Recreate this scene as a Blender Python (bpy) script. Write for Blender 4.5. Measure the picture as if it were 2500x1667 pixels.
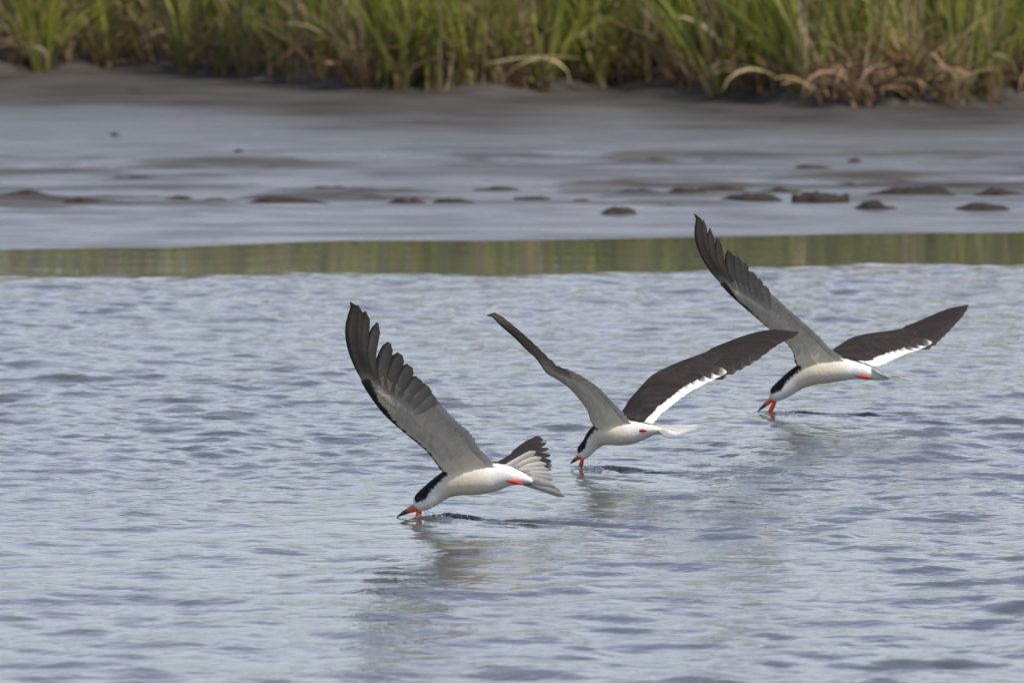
import bpy, bmesh, math, random
import numpy as np
from mathutils import Vector, kdtree

# ------------------------------------------------------------------ reset
for o in list(bpy.data.objects):
    bpy.data.objects.remove(o, do_unlink=True)
sc = bpy.context.scene
COL = sc.collection
R = math.radians
rng = random.Random(11)

# ------------------------------------------------------------------ camera
PW, PH = 2500.0, 1667.0
FPX = 27800.0                       # focal length in photo pixels (about 400 mm)
CAMH = 2.26                         # metres above the water
HORIZON = -900.0                    # photo row of the horizon (above the frame)
PITCH = math.atan((PH / 2 - HORIZON) / FPX)
cam = bpy.data.cameras.new("camera")
cam.sensor_width = 36.0
cam.lens = FPX / PW * 36.0
cam.clip_start = 0.5
cam.clip_end = 3000.0
cam.dof.use_dof = True
cam.dof.focus_distance = 30.0
cam.dof.aperture_fstop = 10.5
camo = bpy.data.objects.new("camera", cam)
COL.objects.link(camo)
camo.location = (0, 0, CAMH)
camo.rotation_euler = (math.pi / 2 - PITCH, 0, 0)
sc.camera = camo

# ------------------------------------------------------------------ sky and sun
SUN_EL, SUN_AZ = R(46), R(148)      # azimuth clockwise from +Y (view direction): behind-right of the camera
world = bpy.data.worlds.new("World")
sc.world = world
world.use_nodes = True
nt = world.node_tree
nt.nodes.clear()
out = nt.nodes.new("ShaderNodeOutputWorld")
bg = nt.nodes.new("ShaderNodeBackground")
sky = nt.nodes.new("ShaderNodeTexSky")
sky.sky_type = 'NISHITA'
sky.sun_disc = False
sky.sun_elevation = SUN_EL
sky.sun_rotation = SUN_AZ
sky.air_density = 1.0
sky.dust_density = 0.6
sky.ozone_density = 3.5
# thin broken cloud: noise on the sky direction, flattened so banks lie along the horizon
tc = nt.nodes.new("ShaderNodeTexCoord")
mp = nt.nodes.new("ShaderNodeMapping")
mp.inputs['Scale'].default_value = (1.0, 1.0, 3.2)
nz = nt.nodes.new("ShaderNodeTexNoise")
nz.inputs['Scale'].default_value = 4.2
nz.inputs['Detail'].default_value = 6.0
nz.inputs['Roughness'].default_value = 0.58
rp = nt.nodes.new("ShaderNodeValToRGB")
rp.color_ramp.elements[0].position = 0.42
rp.color_ramp.elements[1].position = 0.58
rp.color_ramp.elements[0].color = (0, 0, 0, 1)
rp.color_ramp.elements[1].color = (0.85, 0.85, 0.85, 1)
mixc = nt.nodes.new("ShaderNodeMixRGB")
mixc.inputs[2].default_value = (7.8, 7.7, 8.6, 1)
nt.links.new(tc.outputs['Generated'], mp.inputs['Vector'])
nt.links.new(mp.outputs[0], nz.inputs['Vector'])
nt.links.new(nz.outputs['Fac'], rp.inputs[0])
# the cloud thins out upwards, as banks seen near the horizon do
sx = nt.nodes.new("ShaderNodeSeparateXYZ"); nt.links.new(tc.outputs['Generated'], sx.inputs[0])
th = nt.nodes.new("ShaderNodeMapRange"); th.inputs['From Min'].default_value = 0.06; th.inputs['From Max'].default_value = 0.45
th.inputs['To Min'].default_value = 1.35; th.inputs['To Max'].default_value = 0.30
nt.links.new(sx.outputs['Z'], th.inputs['Value'])
cm = nt.nodes.new("ShaderNodeMath"); cm.operation = 'MULTIPLY'; cm.use_clamp = True
nt.links.new(rp.outputs[0], cm.inputs[0]); nt.links.new(th.outputs[0], cm.inputs[1])
nt.links.new(cm.outputs[0], mixc.inputs[0])
nt.links.new(sky.outputs[0], mixc.inputs[1])
nt.links.new(mixc.outputs[0], bg.inputs['Color'])
bg.inputs['Strength'].default_value = 0.10
nt.links.new(bg.outputs[0], out.inputs[0])

sun = bpy.data.lights.new("sun", 'SUN')
sun.energy = 2.9
sun.angle = R(2.0)
sun.color = (1.0, 0.93, 0.82)
suno = bpy.data.objects.new("sun", sun)
COL.objects.link(suno)
sdir = Vector((math.sin(SUN_AZ) * math.cos(SUN_EL), math.cos(SUN_AZ) * math.cos(SUN_EL), math.sin(SUN_EL)))
suno.rotation_euler = sdir.to_track_quat('Z', 'Y').to_euler()
suno.location = (20, -20, 40)

sc.view_settings.view_transform = 'Standard'
sc.view_settings.look = 'None'
sc.view_settings.exposure = 0.50
sc.view_settings.gamma = 1.0
sc.view_settings.use_curve_mapping = False
sc.render.engine = 'CYCLES'

# ------------------------------------------------------------------ helpers
def ray(px, py):
    cp, sp = math.cos(PITCH), math.sin(PITCH)
    u = (px - PW / 2) / FPX
    v = -(py - PH / 2) / FPX
    return np.array([u, cp + v * sp, -sp + v * cp])

def at(px, py, Y):
    """world point seen at a photo position, at a chosen distance Y"""
    d = ray(px, py)
    k = Y / d[1]
    return np.array([d[0] * k, Y, CAMH + d[2] * k])

def on_level(px, py, z=0.0):
    d = ray(px, py)
    k = (z - CAMH) / d[2]
    return np.array([d[0] * k, d[1] * k, z])

def hash2(ix, iy, seed):
    h = (ix.astype(np.int64) * 374761393 + iy.astype(np.int64) * 668265263 + seed * 1274126177) & 0xffffffff
    h = ((h ^ (h >> 13)) * 1274126177) & 0xffffffff
    h = h ^ (h >> 16)
    return (h & 0xffff) / 65535.0

def vnoise(x, y, seed=0):
    x = np.asarray(x, float); y = np.asarray(y, float)
    ix = np.floor(x); iy = np.floor(y)
    fx = x - ix; fy = y - iy
    fx = fx * fx * fx * (fx * (fx * 6 - 15) + 10); fy = fy * fy * fy * (fy * (fy * 6 - 15) + 10)
    a = hash2(ix, iy, seed); b = hash2(ix + 1, iy, seed)
    c = hash2(ix, iy + 1, seed); d = hash2(ix + 1, iy + 1, seed)
    return (a * (1 - fx) + b * fx) * (1 - fy) + (c * (1 - fx) + d * fx) * fy

def fbm(x, y, seed=0, oct=4):
    t = 0; a = 0.5; s = 0
    for i in range(oct):
        t = t + a * vnoise(x * 2 ** i + 17.3 * i, y * 2 ** i - 9.1 * i, seed + i); s += a; a *= 0.5
    return t / s

def smooth(a, b, x):
    t = np.clip((np.asarray(x, float) - a) / (b - a), 0, 1)
    return t * t * (3 - 2 * t)

def put(name, mesh, mat=None, parent=None):
    o = bpy.data.objects.new(name, mesh)
    COL.objects.link(o)
    if mat is not None and len(mesh.materials) == 0:
        mesh.materials.append(mat)
    if parent is not None:
        o.parent = parent
    return o

def mesh_np(name, verts, faces, col=None, smooth_sh=True):
    """verts (n,3), faces (m,k) all of one size or a list, col per point (n,3)"""
    me = bpy.data.meshes.new(name)
    verts = np.asarray(verts, np.float32)
    if isinstance(faces, np.ndarray):
        m, k = faces.shape
        me.vertices.add(len(verts)); me.vertices.foreach_set("co", verts.ravel())
        me.loops.add(m * k); me.loops.foreach_set("vertex_index", faces.astype(np.int32).ravel())
        me.polygons.add(m)
        me.polygons.foreach_set("loop_start", np.arange(0, m * k, k, dtype=np.int32))
        me.polygons.foreach_set("loop_total", np.full(m, k, np.int32))
        me.update(calc_edges=True)
    else:
        me.from_pydata([tuple(v) for v in verts.tolist()], [], faces)
    if smooth_sh:
        me.polygons.foreach_set("use_smooth", np.ones(len(me.polygons), bool))
    if col is not None:
        at_ = me.color_attributes.new("Col", 'FLOAT_COLOR', 'POINT')
        c = np.ones((len(verts), 4), np.float32); c[:, :3] = col
        at_.data.foreach_set("color", c.ravel())
    me.validate()
    return me

def grid_faces(nu, nv):
    i = np.arange(nu * nv).reshape(nu, nv)
    return np.stack([i[:-1, :-1], i[1:, :-1], i[1:, 1:], i[:-1, 1:]], -1).reshape(-1, 4)

def tag(o, label, cat=None, group=None, kind=None):
    o["label"] = label
    if cat: o["category"] = cat
    if group: o["group"] = group
    if kind: o["kind"] = kind
    return o

def empty(name, loc):
    o = bpy.data.objects.new(name, None)
    o.location = loc
    o.empty_display_size = 0.05
    COL.objects.link(o)
    return o

# ------------------------------------------------------------------ materials
def mat_new(name):
    m = bpy.data.materials.new(name); m.use_nodes = True
    n = m.node_tree.nodes; l = m.node_tree.links
    return m, n, l, n['Principled BSDF'], n['Material Output']

def mat_attr(name, rough=0.7, transl=0.0, bump=0.0, bscale=300.0, spec=0.3, mottle=0.15, mscale=60.0, obj=True):
    m, n, l, p, o = mat_new(name)
    a = n.new("ShaderNodeAttribute"); a.attribute_name = "Col"
    tcn = n.new("ShaderNodeTexCoord")
    nn = n.new("ShaderNodeTexNoise"); nn.inputs['Scale'].default_value = mscale; nn.inputs['Detail'].default_value = 3
    l.new(tcn.outputs['Object'], nn.inputs['Vector'])
    mr = n.new("ShaderNodeMapRange")
    mr.inputs['From Min'].default_value = 0.3; mr.inputs['From Max'].default_value = 0.7
    mr.inputs['To Min'].default_value = 1 - mottle; mr.inputs['To Max'].default_value = 1 + mottle
    l.new(nn.outputs['Fac'], mr.inputs['Value'])
    vm = n.new("ShaderNodeVectorMath"); vm.operation = 'SCALE'
    l.new(a.outputs['Color'], vm.inputs[0]); l.new(mr.outputs[0], vm.inputs['Scale'])
    l.new(vm.outputs[0], p.inputs['Base Color'])
    p.inputs['Roughness'].default_value = rough
    p.inputs['Specular IOR Level'].default_value = spec
    if bump > 0:
        b = n.new("ShaderNodeBump"); b.inputs['Strength'].default_value = bump; b.inputs['Distance'].default_value = 0.002
        n2 = n.new("ShaderNodeTexNoise"); n2.inputs['Scale'].default_value = bscale; n2.inputs['Detail'].default_value = 4
        l.new(tcn.outputs['Object'], n2.inputs['Vector'])
        l.new(n2.outputs['Fac'], b.inputs['Height']); l.new(b.outputs[0], p.inputs['Normal'])
    if transl > 0:
        t = n.new("ShaderNodeBsdfTranslucent"); l.new(vm.outputs[0], t.inputs['Color'])
        mx = n.new("ShaderNodeMixShader"); mx.inputs[0].default_value = transl
        l.new(p.outputs[0], mx.inputs[1]); l.new(t.outputs[0], mx.inputs[2]); l.new(mx.outputs[0], o.inputs['Surface'])
    return m

M_PLUM = mat_attr("plumage", rough=0.9, bump=0.55, bscale=110, spec=0.1, mottle=0.06, mscale=50)
M_FEATH = mat_attr("flight_feather", rough=0.78, transl=0.05, bump=0.15, bscale=500, spec=0.15, mottle=0.10, mscale=80)
M_PALE = mat_attr("pale_feather", rough=0.7, transl=0.08, bump=0.1, bscale=500, spec=0.2, mottle=0.06, mscale=80)
M_HORN = mat_attr("bill_horn", rough=0.32, spec=0.5, mottle=0.08, mscale=120)
M_SKIN = mat_attr("leg_skin", rough=0.5, spec=0.4, mottle=0.15, mscale=150)
M_GRASS = mat_attr("marsh_grass", rough=0.55, transl=0.42, spec=0.3, mottle=0.2, mscale=9)
M_STRAW = mat_attr("dry_straw", rough=0.8, transl=0.12, spec=0.15, mottle=0.25, mscale=14)

def make_water():
    m, n, l, p, o = mat_new("tidal_water")
    p.inputs['Base Color'].default_value = (0.068, 0.070, 0.074, 1)
    p.inputs['Roughness'].default_value = 0.05
    p.inputs['IOR'].default_value = 1.33
    g = n.new("ShaderNodeNewGeometry")
    a = n.new("ShaderNodeAttribute"); a.attribute_name = "Col"     # red: how far the wind ruffles the water here
    h = None
    for sc_, st in ((16.0, 1.0), (42.0, 0.35)):
        t = n.new("ShaderNodeTexNoise"); t.inputs['Scale'].default_value = sc_; t.inputs['Detail'].default_value = 3
        t.inputs['Distortion'].default_value = 0.4
        l.new(g.outputs['Position'], t.inputs['Vector'])
        q = n.new("ShaderNodeMath"); q.operation = 'MULTIPLY'; q.inputs[1].default_value = st
        l.new(t.outputs['Fac'], q.inputs[0])
        if h is None: h = q
        else:
            s = n.new("ShaderNodeMath"); s.operation = 'ADD'
            l.new(h.outputs[0], s.inputs[0]); l.new(q.outputs[0], s.inputs[1]); h = s
    w = n.new("ShaderNodeMath"); w.operation = 'MULTIPLY'
    l.new(h.outputs[0], w.inputs[0]); l.new(a.outputs['Fac'], w.inputs[1])
    b = n.new("ShaderNodeBump"); b.inputs['Strength'].default_value = 0.6; b.inputs['Distance'].default_value = 0.008
    l.new(w.outputs[0], b.inputs['Height']); l.new(b.outputs[0], p.inputs['Normal'])
    return m
M_WATER = make_water()

def make_mud(name, wet=True):
    m, n, l, p, o = mat_new(name)
    g = n.new("ShaderNodeNewGeometry")
    a = n.new("ShaderNodeAttribute"); a.attribute_name = "Col"     # red: how wet the mud is
    mp = n.new("ShaderNodeMapping"); mp.inputs['Scale'].default_value = (1.0, 1.0, 1.0)
    l.new(g.outputs['Position'], mp.inputs['Vector'])
    t = n.new("ShaderNodeTexNoise"); t.inputs['Scale'].default_value = 2.2; t.inputs['Detail'].default_value = 7; t.inputs['Roughness'].default_value = 0.6
    l.new(mp.outputs[0], t.inputs['Vector'])
    r = n.new("ShaderNodeValToRGB")
    r.color_ramp.elements[0].position = 0.3; r.color_ramp.elements[1].position = 0.72
    r.color_ramp.elements[0].color = (0.100, 0.100, 0.100, 1); r.color_ramp.elements[1].color = (0.175, 0.174, 0.172, 1)
    l.new(t.outputs['Fac'], r.inputs[0])
    rd = n.new("ShaderNodeValToRGB")                                # crusted brown mud
    rd.color_ramp.elements[0].position = 0.3; rd.color_ramp.elements[1].position = 0.72
    rd.color_ramp.elements[0].color = (0.042, 0.036, 0.032, 1); rd.color_ramp.elements[1].color = (0.105, 0.092, 0.083, 1)
    l.new(t.outputs['Fac'], rd.inputs[0])
    # wetness, broken up by noise, sets colour, roughness and sheen
    t2 = n.new("ShaderNodeTexNoise"); t2.inputs['Scale'].default_value = 1.9; t2.inputs['Detail'].default_value = 8; t2.inputs['Roughness'].default_value = 0.62
    mp.inputs['Scale'].default_value = (0.8, 1.6, 1.0)
    l.new(mp.outputs[0], t2.inputs['Vector'])
    ad = n.new("ShaderNodeMath"); ad.operation = 'MULTIPLY_ADD'; ad.inputs[1].default_value = 1.5; ad.inputs[2].default_value = -0.75
    l.new(t2.outputs['Fac'], ad.inputs[0])
    s = n.new("ShaderNodeMath"); s.operation = 'ADD'; s.use_clamp = True
    l.new(a.outputs['Fac'], s.inputs[0]); l.new(ad.outputs[0], s.inputs[1])
    mc = n.new("ShaderNodeMixRGB"); l.new(s.outputs[0], mc.inputs[0]); l.new(rd.outputs[0], mc.inputs[1]); l.new(r.outputs[0], mc.inputs[2])
    l.new(mc.outputs[0], p.inputs['Base Color'])
    mr = n.new("ShaderNodeMapRange"); mr.inputs['To Min'].default_value = 0.9; mr.inputs['To Max'].default_value = 0.25
    l.new(s.outputs[0], mr.inputs['Value']); l.new(mr.outputs[0], p.inputs['Roughness'])
    mr2 = n.new("ShaderNodeMapRange"); mr2.inputs['To Min'].default_value = 0.04; mr2.inputs['To Max'].default_value = 0.6
    l.new(s.outputs[0], mr2.inputs['Value']); l.new(mr2.outputs[0], p.inputs['Specular IOR Level'])
    t3 = n.new("ShaderNodeTexNoise"); t3.inputs['Scale'].default_value = 22; t3.inputs['Detail'].default_value = 5
    l.new(g.outputs['Position'], t3.inputs['Vector'])
    b = n.new("ShaderNodeBump"); b.inputs['Strength'].default_value = 0.5; b.inputs['Distance'].default_value = 0.012
    l.new(t3.outputs['Fac'], b.inputs['Height']); l.new(b.outputs[0], p.inputs['Normal'])
    return m
M_MUD = make_mud("wet_mud")

def make_clod():
    m, n, l, p, o = mat_new("mud_clod")
    tcn = n.new("ShaderNodeTexCoord")
    t = n.new("ShaderNodeTexNoise"); t.inputs['Scale'].default_value = 25; t.inputs['Detail'].default_value = 6
    l.new(tcn.outputs['Object'], t.inputs['Vector'])
    r = n.new("ShaderNodeValToRGB")
    r.color_ramp.elements[0].color = (0.014, 0.010, 0.008, 1); r.color_ramp.elements[1].color = (0.055, 0.043, 0.034, 1)
    l.new(t.outputs['Fac'], r.inputs[0]); l.new(r.outputs[0], p.inputs['Base Color'])
    p.inputs['Roughness'].default_value = 0.7; p.inputs['Specular IOR Level'].default_value = 0.2
    b = n.new("ShaderNodeBump"); b.inputs['Strength'].default_value = 0.7; b.inputs['Distance'].default_value = 0.01
    l.new(t.outputs['Fac'], b.inputs['Height']); l.new(b.outputs[0], p.inputs['Normal'])
    return m
M_CLOD = make_clod()

# ------------------------------------------------------------------ ground lines (photo rows turned into distances)
def line_fn(pts, z=0.0):
    w = np.array([on_level(x, y, z)[:2] for x, y in pts])
    def f(X):
        return np.interp(X, w[:, 0], w[:, 1])
    return f
MUD_EDGE = line_fn([(-900, 622), (0, 610), (420, 606), (700, 594), (860, 588), (1250, 586), (1750, 577), (2100, 571), (2500, 567), (3400, 556)])
CALM_EDGE = line_fn([(-900, 690), (0, 677), (700, 668), (1250, 661), (1800, 652), (2500, 640), (3400, 628)])
BANK = line_fn([(-900, 172), (0, 168), (300, 158), (600, 176), (850, 200), (1200, 210), (1500, 198), (1800, 218), (2050, 240), (2300, 236), (2500, 224), (3400, 210)], 0.105)

# ------------------------------------------------------------------ birds: where they touch the water, used by the wakes too
BIRDS = [dict(contact=(1021, 1265), a=30), dict(contact=(1417, 1143), a=38), dict(contact=(1880, 1007), a=33)]
for b in BIRDS:
    p = on_level(*b['contact'])
    b['p'] = p
    b['s'] = FPX / math.hypot(p[1], CAMH)       # photo pixels per metre at the bird
    a = R(b['a'])
    b['h'] = np.array([-math.cos(a), math.sin(a), 0.0])

# ------------------------------------------------------------------ water
def build_water():
    xs = np.concatenate([-np.geomspace(400, 3.3, 34), np.arange(-3.2, 3.2, 0.018), np.geomspace(3.3, 400, 34)])
    ys = np.concatenate([np.linspace(-200, 20, 20), np.arange(21, 23.9, 0.06), np.arange(23.95, 27.0, 0.011),
                         np.arange(27.0, 34.0, 0.0095), np.arange(34.0, 43.5, 0.015)])
    X, Y = np.meshgrid(xs, ys, indexing='ij')
    calm = smooth(0.0, 0.35, CALM_EDGE(X) - Y + 0.7 * (fbm(X * 1.6, Y * 0.8, 5) - 0.5))
    fade = (1 - smooth(3.2, 6, np.abs(X))) * smooth(20, 22, Y)
    # wind patches: some areas are ruffled more than others
    patch = 0.55 + 0.9 * fbm(X * 0.55 + 3, Y * 0.22, 41, 4)
    far = 1 + 0.0 * Y
    Z = np.zeros_like(X); ZS = np.zeros_like(X)
    chop = 0.72 + 0.28 * smooth(27.3, 30.5, Y + 0.8 * (fbm(X * .8, Y * .5, 15) - .5))
    g = np.random.default_rng(5)
    N = 84
    lam = np.geomspace(0.062, 0.75, N) * g.uniform(0.92, 1.08, N)
    wind = R(70)
    env2 = 0.55 + 0.9 * fbm(X * 1.6, Y * 0.9, 77, 3)
    for i in range(N):
        th = wind + g.normal(0, 1.15)
        if g.random() < 0.18: th += g.uniform(-1.6, 1.6)
        k = 2 * math.pi / lam[i]
        slope = 0.0120 * (0.55 if lam[i] > 0.36 else 1.0)
        ph = g.uniform(0, 6.283)
        w = np.sin(k * (X * math.cos(th) + Y * math.sin(th)) + ph)
        w = slope / k * 1.414 * w * (env2 if i % 2 else 1.0)
        if lam[i] < 0.17: ZS += w
        else: Z += w
    Z += ZS * chop
    Z *= patch * far * calm * fade
    slick = np.ones_like(X)               # the water lies flatter where the bills cut it and in slicks about them
    for b, k in zip(BIRDS, (0.35, 0.25, 0.2)):
        slick *= 1 - 0.6 * np.exp(-((X - b['p'][0]) ** 2 + ((Y - b['p'][1]) * 0.6) ** 2) / 0.25 ** 2)
        slick *= 1 - k * np.exp(-((X - b['p'][0] + .05) / .55) ** 2 - ((Y - b['p'][1] + .5) / .8) ** 2)
    Z *= slick
    Z += 0.00016 * (1 - calm) * np.sin(9 * Y + 3 * fbm(X * 1.5, Y, 3) * 6)
    # wakes cut by the lower bills, and rings spreading from them
    for i, b in enumerate(BIRDS):
        c, h = b['p'], b['h']
        dx, dy = X - c[0], Y - c[1]
        along = -(dx * h[0] + dy * h[1])                 # behind the bill
        side = dx * (-h[1]) + dy * h[0] + 0.012 * np.sin(along * 17 + i) + 0.02 * (vnoise(along * 9, along * 0 + i, 3) - 0.5)
        on = smooth(-0.015, 0.02, along) * np.exp(-np.clip(along, 0, 9) / 0.65)
        wdt = 0.012 + 0.045 * np.clip(along, 0, 2)
        rough = 0.6 + 0.9 * vnoise(along * 30, side * 20, 8 + i)
        Z += on * rough * (-0.010 * np.exp(-(side / wdt) ** 2) + 0.0085 * np.exp(-((np.abs(side) - 1.9 * wdt) / (0.8 * wdt)) ** 2))
        # V-shaped bow ripples
        v = np.abs(side) - 0.36 * along
        on2 = smooth(0.0, 0.06, along) * np.exp(-np.clip(along, 0, 9) / 0.6)
        Z += on2 * 0.0035 * np.cos(v * 95) * np.exp(-(v / 0.045) ** 2)
        r = np.hypot(dx, dy)
        Z += 0.0016 * np.cos(r * 80) * np.exp(-(r / 0.10) ** 2)
    co = np.stack([X, Y, Z], -1).reshape(-1, 3)
    cs_ = calm * slick * chop
    colr = np.stack([cs_, cs_, cs_], -1).reshape(-1, 3)
    me = mesh_np("water", co, grid_faces(len(xs), len(ys)), colr)
    o = put("water", me, M_WATER)
    o["kind"] = "structure"; o["label"] = "rippled grey blue tidal water with a calm strip along the mudflat"
build_water()

# ------------------------------------------------------------------ mudflat and marsh ground
def mud_height(X, Y):
    e = MUD_EDGE(X); bk = BANK(X)
    d = Y - e
    t = np.clip(d / np.maximum(bk - e, 1), -0.5, 1.5)
    z = np.where(d < 0, 0.03 * d, 0.0045 * d)
    z = z + 0.0035 * smooth(0.0, 0.2, d) + 0.0045 * (fbm(X * 1.1 + 4, Y * 1.6, 55, 4) - 0.5) * smooth(1.6, 0.2, np.abs(d))
    # long low terraces and drainage steps lying across the flat
    n1 = fbm(X * 0.55 + 2, Y * 1.7, 21, 4)
    ter = smooth(0.48, 0.54, n1)
    mid = smooth(1.2, 2.4, d) * (1 - smooth(6.5, 8.0, d))
    z = z + 0.016 * ter * mid
    z = z + 0.006 * (fbm(X * 1.5, Y * 4, 9, 4) - 0.5) * smooth(0.05, 1.0, d)
    z = z + 0.030 * (fbm(X * 2.2, Y * 2.2, 33, 4) - 0.35) * smooth(-2.6, -0.4, Y - bk)
    z = z + 0.07 * smooth(-0.25, 0.25, Y - bk + 0.25 * (fbm(X * 3, Y * 3, 13) - 0.5)) 
    return z

def build_mud():
    xs = np.concatenate([-np.geomspace(500, 4.3, 30), np.arange(-4.2, 4.2, 0.035), np.geomspace(4.3, 500, 30)])
    ys = np.concatenate([np.arange(40.9, 60, 0.03), np.geomspace(60.1, 900, 40)])
    X, Y = np.meshgrid(xs, ys, indexing='ij')
    Z = mud_height(X, Y)
    far = smooth(70, 200, Y) + smooth(10, 60, np.abs(X))
    Z = Z + 0.0 * far
    d = Y - BANK(X)
    wet = 0.86 - 0.80 * smooth(-4.2, -1.6, d + 2.4 * (fbm(X * 0.6, Y * 1.2, 61) - 0.5) - 0.25 * X)
    e = Y - MUD_EDGE(X)
    # broken streaks of firmer brown mud lying in two belts across the flat
    n1 = fbm(X * 1.5 + 9, Y * 4.2, 71, 5)
    belt = np.exp(-((e - 3.3) / 0.9) ** 2) + 0.75 * np.exp(-((e - 5.6) / 0.9) ** 2)
    dry = smooth(.50, .62, n1 + 0.10 * (belt - .5)) * np.clip(belt, 0, 1)
    wet = np.clip(wet - 0.85 * dry, 0.0, 1)
    Z = Z + 0.012 * dry
    wet = np.where(d > 0, 0.08, wet)
    co = np.stack([X, Y, Z], -1).reshape(-1, 3)
    me = mesh_np("mudflat", co, grid_faces(len(xs), len(ys)), np.repeat(wet.reshape(-1, 1), 3, 1))
    o = put("mudflat", me, M_MUD)
    o["kind"] = "structure"; o["label"] = "wet grey brown tidal mudflat rising to a marsh bank"
build_mud()

# ------------------------------------------------------------------ mud clumps
CLUMPS = [  # photo centre x, foot y, width px, height px, label
    (64, 483, 128, 12, "flat"), (195, 512, 122, 15, "oblong"), (433, 491, 80, 8, "flat"), (524, 494, 58, 13, "small"),
    (700, 506, 190, 19, "long"), (994, 501, 90, 15, "dark"), (1108, 501, 106, 15, "dark"), (582, 396, 34, 14, "small"),
    (278, 348, 26, 10, "small"), (864, 588, 38, 9, "small"), (1300, 490, 104, 10, "flat"), (1560, 478, 130, 13, "flat"), (1672, 480, 110, 15, "dark"),
    (1508, 524, 92, 24, "dome"), (1626, 509, 72, 13, "small"), (1832, 493, 160, 17, "long"), (2003, 496, 122, 26, "tall"),
    (2139, 513, 104, 17, "oblong"), (2402, 514, 140, 15, "oblong"), (2440, 484, 130, 17, "dark"), (2230, 482, 250, 20, "mound"),
    (1604, 405, 66, 10, "flat"), (1734, 406, 66, 8, "flat"), (2088, 413, 38, 19, "small"), (330, 252, 38, 11, "small"), (1536, 254, 26, 12, "small"), (2115, 288, 34, 18, "small"),
    (800, 470, 150, 9, "flat"), (905, 489, 100, 9, "flat"), (1210, 470, 120, 8, "flat"), (1420, 496, 60, 7, "flat"),
    (1760, 468, 140, 9, "flat"), (1905, 474, 120, 11, "flat"), (2080, 462, 110, 9, "flat"), (2330, 466, 160, 10, "flat"), (1385, 400, 120, 7, "flat"), (1980, 428, 90, 8, "flat"), (330, 446, 130, 8, "flat")]
CL_LABEL = dict(
    flat="thin flat brown mud slab barely raised above the wet mudflat", oblong="oblong dark brown mud clump with blunt ends on pale wet mud",
    small="small dark lump of mud lying alone on the mudflat", long="long low ragged ridge of brown mud clumps on the mudflat",
    dark="dark flat topped mud clump in the row across the mudflat", dome="rounded dome shaped olive brown mud clump set before the row of clumps",
    tall="tallest blackish mud clump at the end of a long ridge", mound="broad low grey brown mud mound behind smaller clumps")
def build_clump(cx, fy, wpx, hpx, kind, seed):
    p = on_level(cx, fy, 0.012)
    s = FPX / p[1]
    w = wpx / s; h = max(hpx / s * (0.40 if kind == 'small' else 0.62 if kind == 'flat' else 0.75), 0.006)
    dep = max(0.10, w * 0.55)
    nu, nv = 30, 14
    vs, fs = [], []
    for j in range(nv):
        for i in range(nu):
            th = 2 * math.pi * i / nu
            t = j / (nv - 1)
            ed = 1 + 0.45 * (float(fbm(np.array(math.cos(th) * 2.6 + seed * 3.1), np.array(math.sin(th) * 2.6), seed, 4)) - 0.5) * 2
            r = (1 - t ** 2.6) if kind in ('dome', 'mound') else (1 - t ** 5)
            r = max(r, 0.0)
            x = math.cos(th) * w / 2 * ed * r
            y = math.sin(th) * dep / 2 * ed * r
            lump = 0.10 + 1.9 * float(fbm(np.array(x * 26 + seed), np.array(y * 9), 3 + seed, 4))
            lump *= 0.30 + 0.85 * (1 - min(abs(2 * x / w), 1) ** 2.2) if kind != 'tall' else 1.0
            z = -0.02 + (h * lump + 0.02) * math.sin(min(t * 1.15, 1) * math.pi / 2)
            vs.append((x, y, z))
    for j in range(nv - 1):
        for i in range(nu):
            fs.append([j * nu + i, j * nu + (i + 1) % nu, (j + 1) * nu + (i + 1) % nu, (j + 1) * nu + i])
    fs.append([(nv - 1) * nu + i for i in range(nu)])
    me = mesh_np("mud_clump", np.array(vs), fs)
    o = put("mud_clump", me, M_CLOD)
    z0 = float(mud_height(np.array([p[0]]), np.array([p[1] + dep / 2]))[0])
    o.location = (p[0], p[1] + dep / 2, z0)
    o.rotation_euler = (0, 0, rng.uniform(-0.15, 0.15))
    tag(o, CL_LABEL[kind], "mud clump", "mud clumps on the mudflat, " + kind)
for i, c in enumerate(CLUMPS):
    build_clump(*c, seed=i + 1)

# ------------------------------------------------------------------ marsh grass
GREEN = [(0.22, 0.26, 0.038), (0.28, 0.305, 0.055), (0.175, 0.23, 0.036), (0.32, 0.315, 0.07), (0.24, 0.275, 0.055)]
OLIVE = [(0.31, 0.29, 0.095), (0.33, 0.30, 0.12), (0.25, 0.25, 0.09)]
TAN = [(0.36, 0.28, 0.16), (0.30, 0.225, 0.13), (0.40, 0.31, 0.19)]
RUST = [(0.22, 0.125, 0.075), (0.17, 0.105, 0.065), (0.28, 0.18, 0.115), (0.13, 0.085, 0.058)]

def blade(length, lean, az, width, curl, seg=7, twist=0.0, base=(0, 0, 0), kinkf=1.0):
    """one arching leaf: returns verts, quads. A shallow V in section, two faces per segment."""
    vs, fs = [], []
    th = lean
    p = np.array(base, float)
    step = length / seg
    d = np.array([math.cos(az), math.sin(az), 0])
    sd = np.array([-math.sin(az), math.cos(az), 0])
    for i in range(seg + 1):
        t = i / seg
        w = width * (0.55 + 0.9 * t) if t < 0.35 else width * (0.865 + 0.135) * (1 - ((t - 0.35) / 0.65) ** 1.7)
        w = max(w, 0.0006)
        tang = d * math.sin(th) + np.array([0, 0, math.cos(th)])
        nrm = np.cross(tang, sd)
        a = twist * t
        s2 = sd * math.cos(a) + nrm * math.sin(a)
        n2 = np.cross(s2, tang)
        vs += [p - s2 * w / 2, p - n2 * w * 0.16, p + s2 * w / 2]
        p = p + tang * step
        th += curl / seg * (0.4 + 1.5 * t) * kinkf
    for i in range(seg):
        b = i * 3
        fs += [[b, b + 1, b + 4, b + 3], [b + 1, b + 2, b + 5, b + 4]]
    return np.array(vs), np.array(fs)

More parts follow.
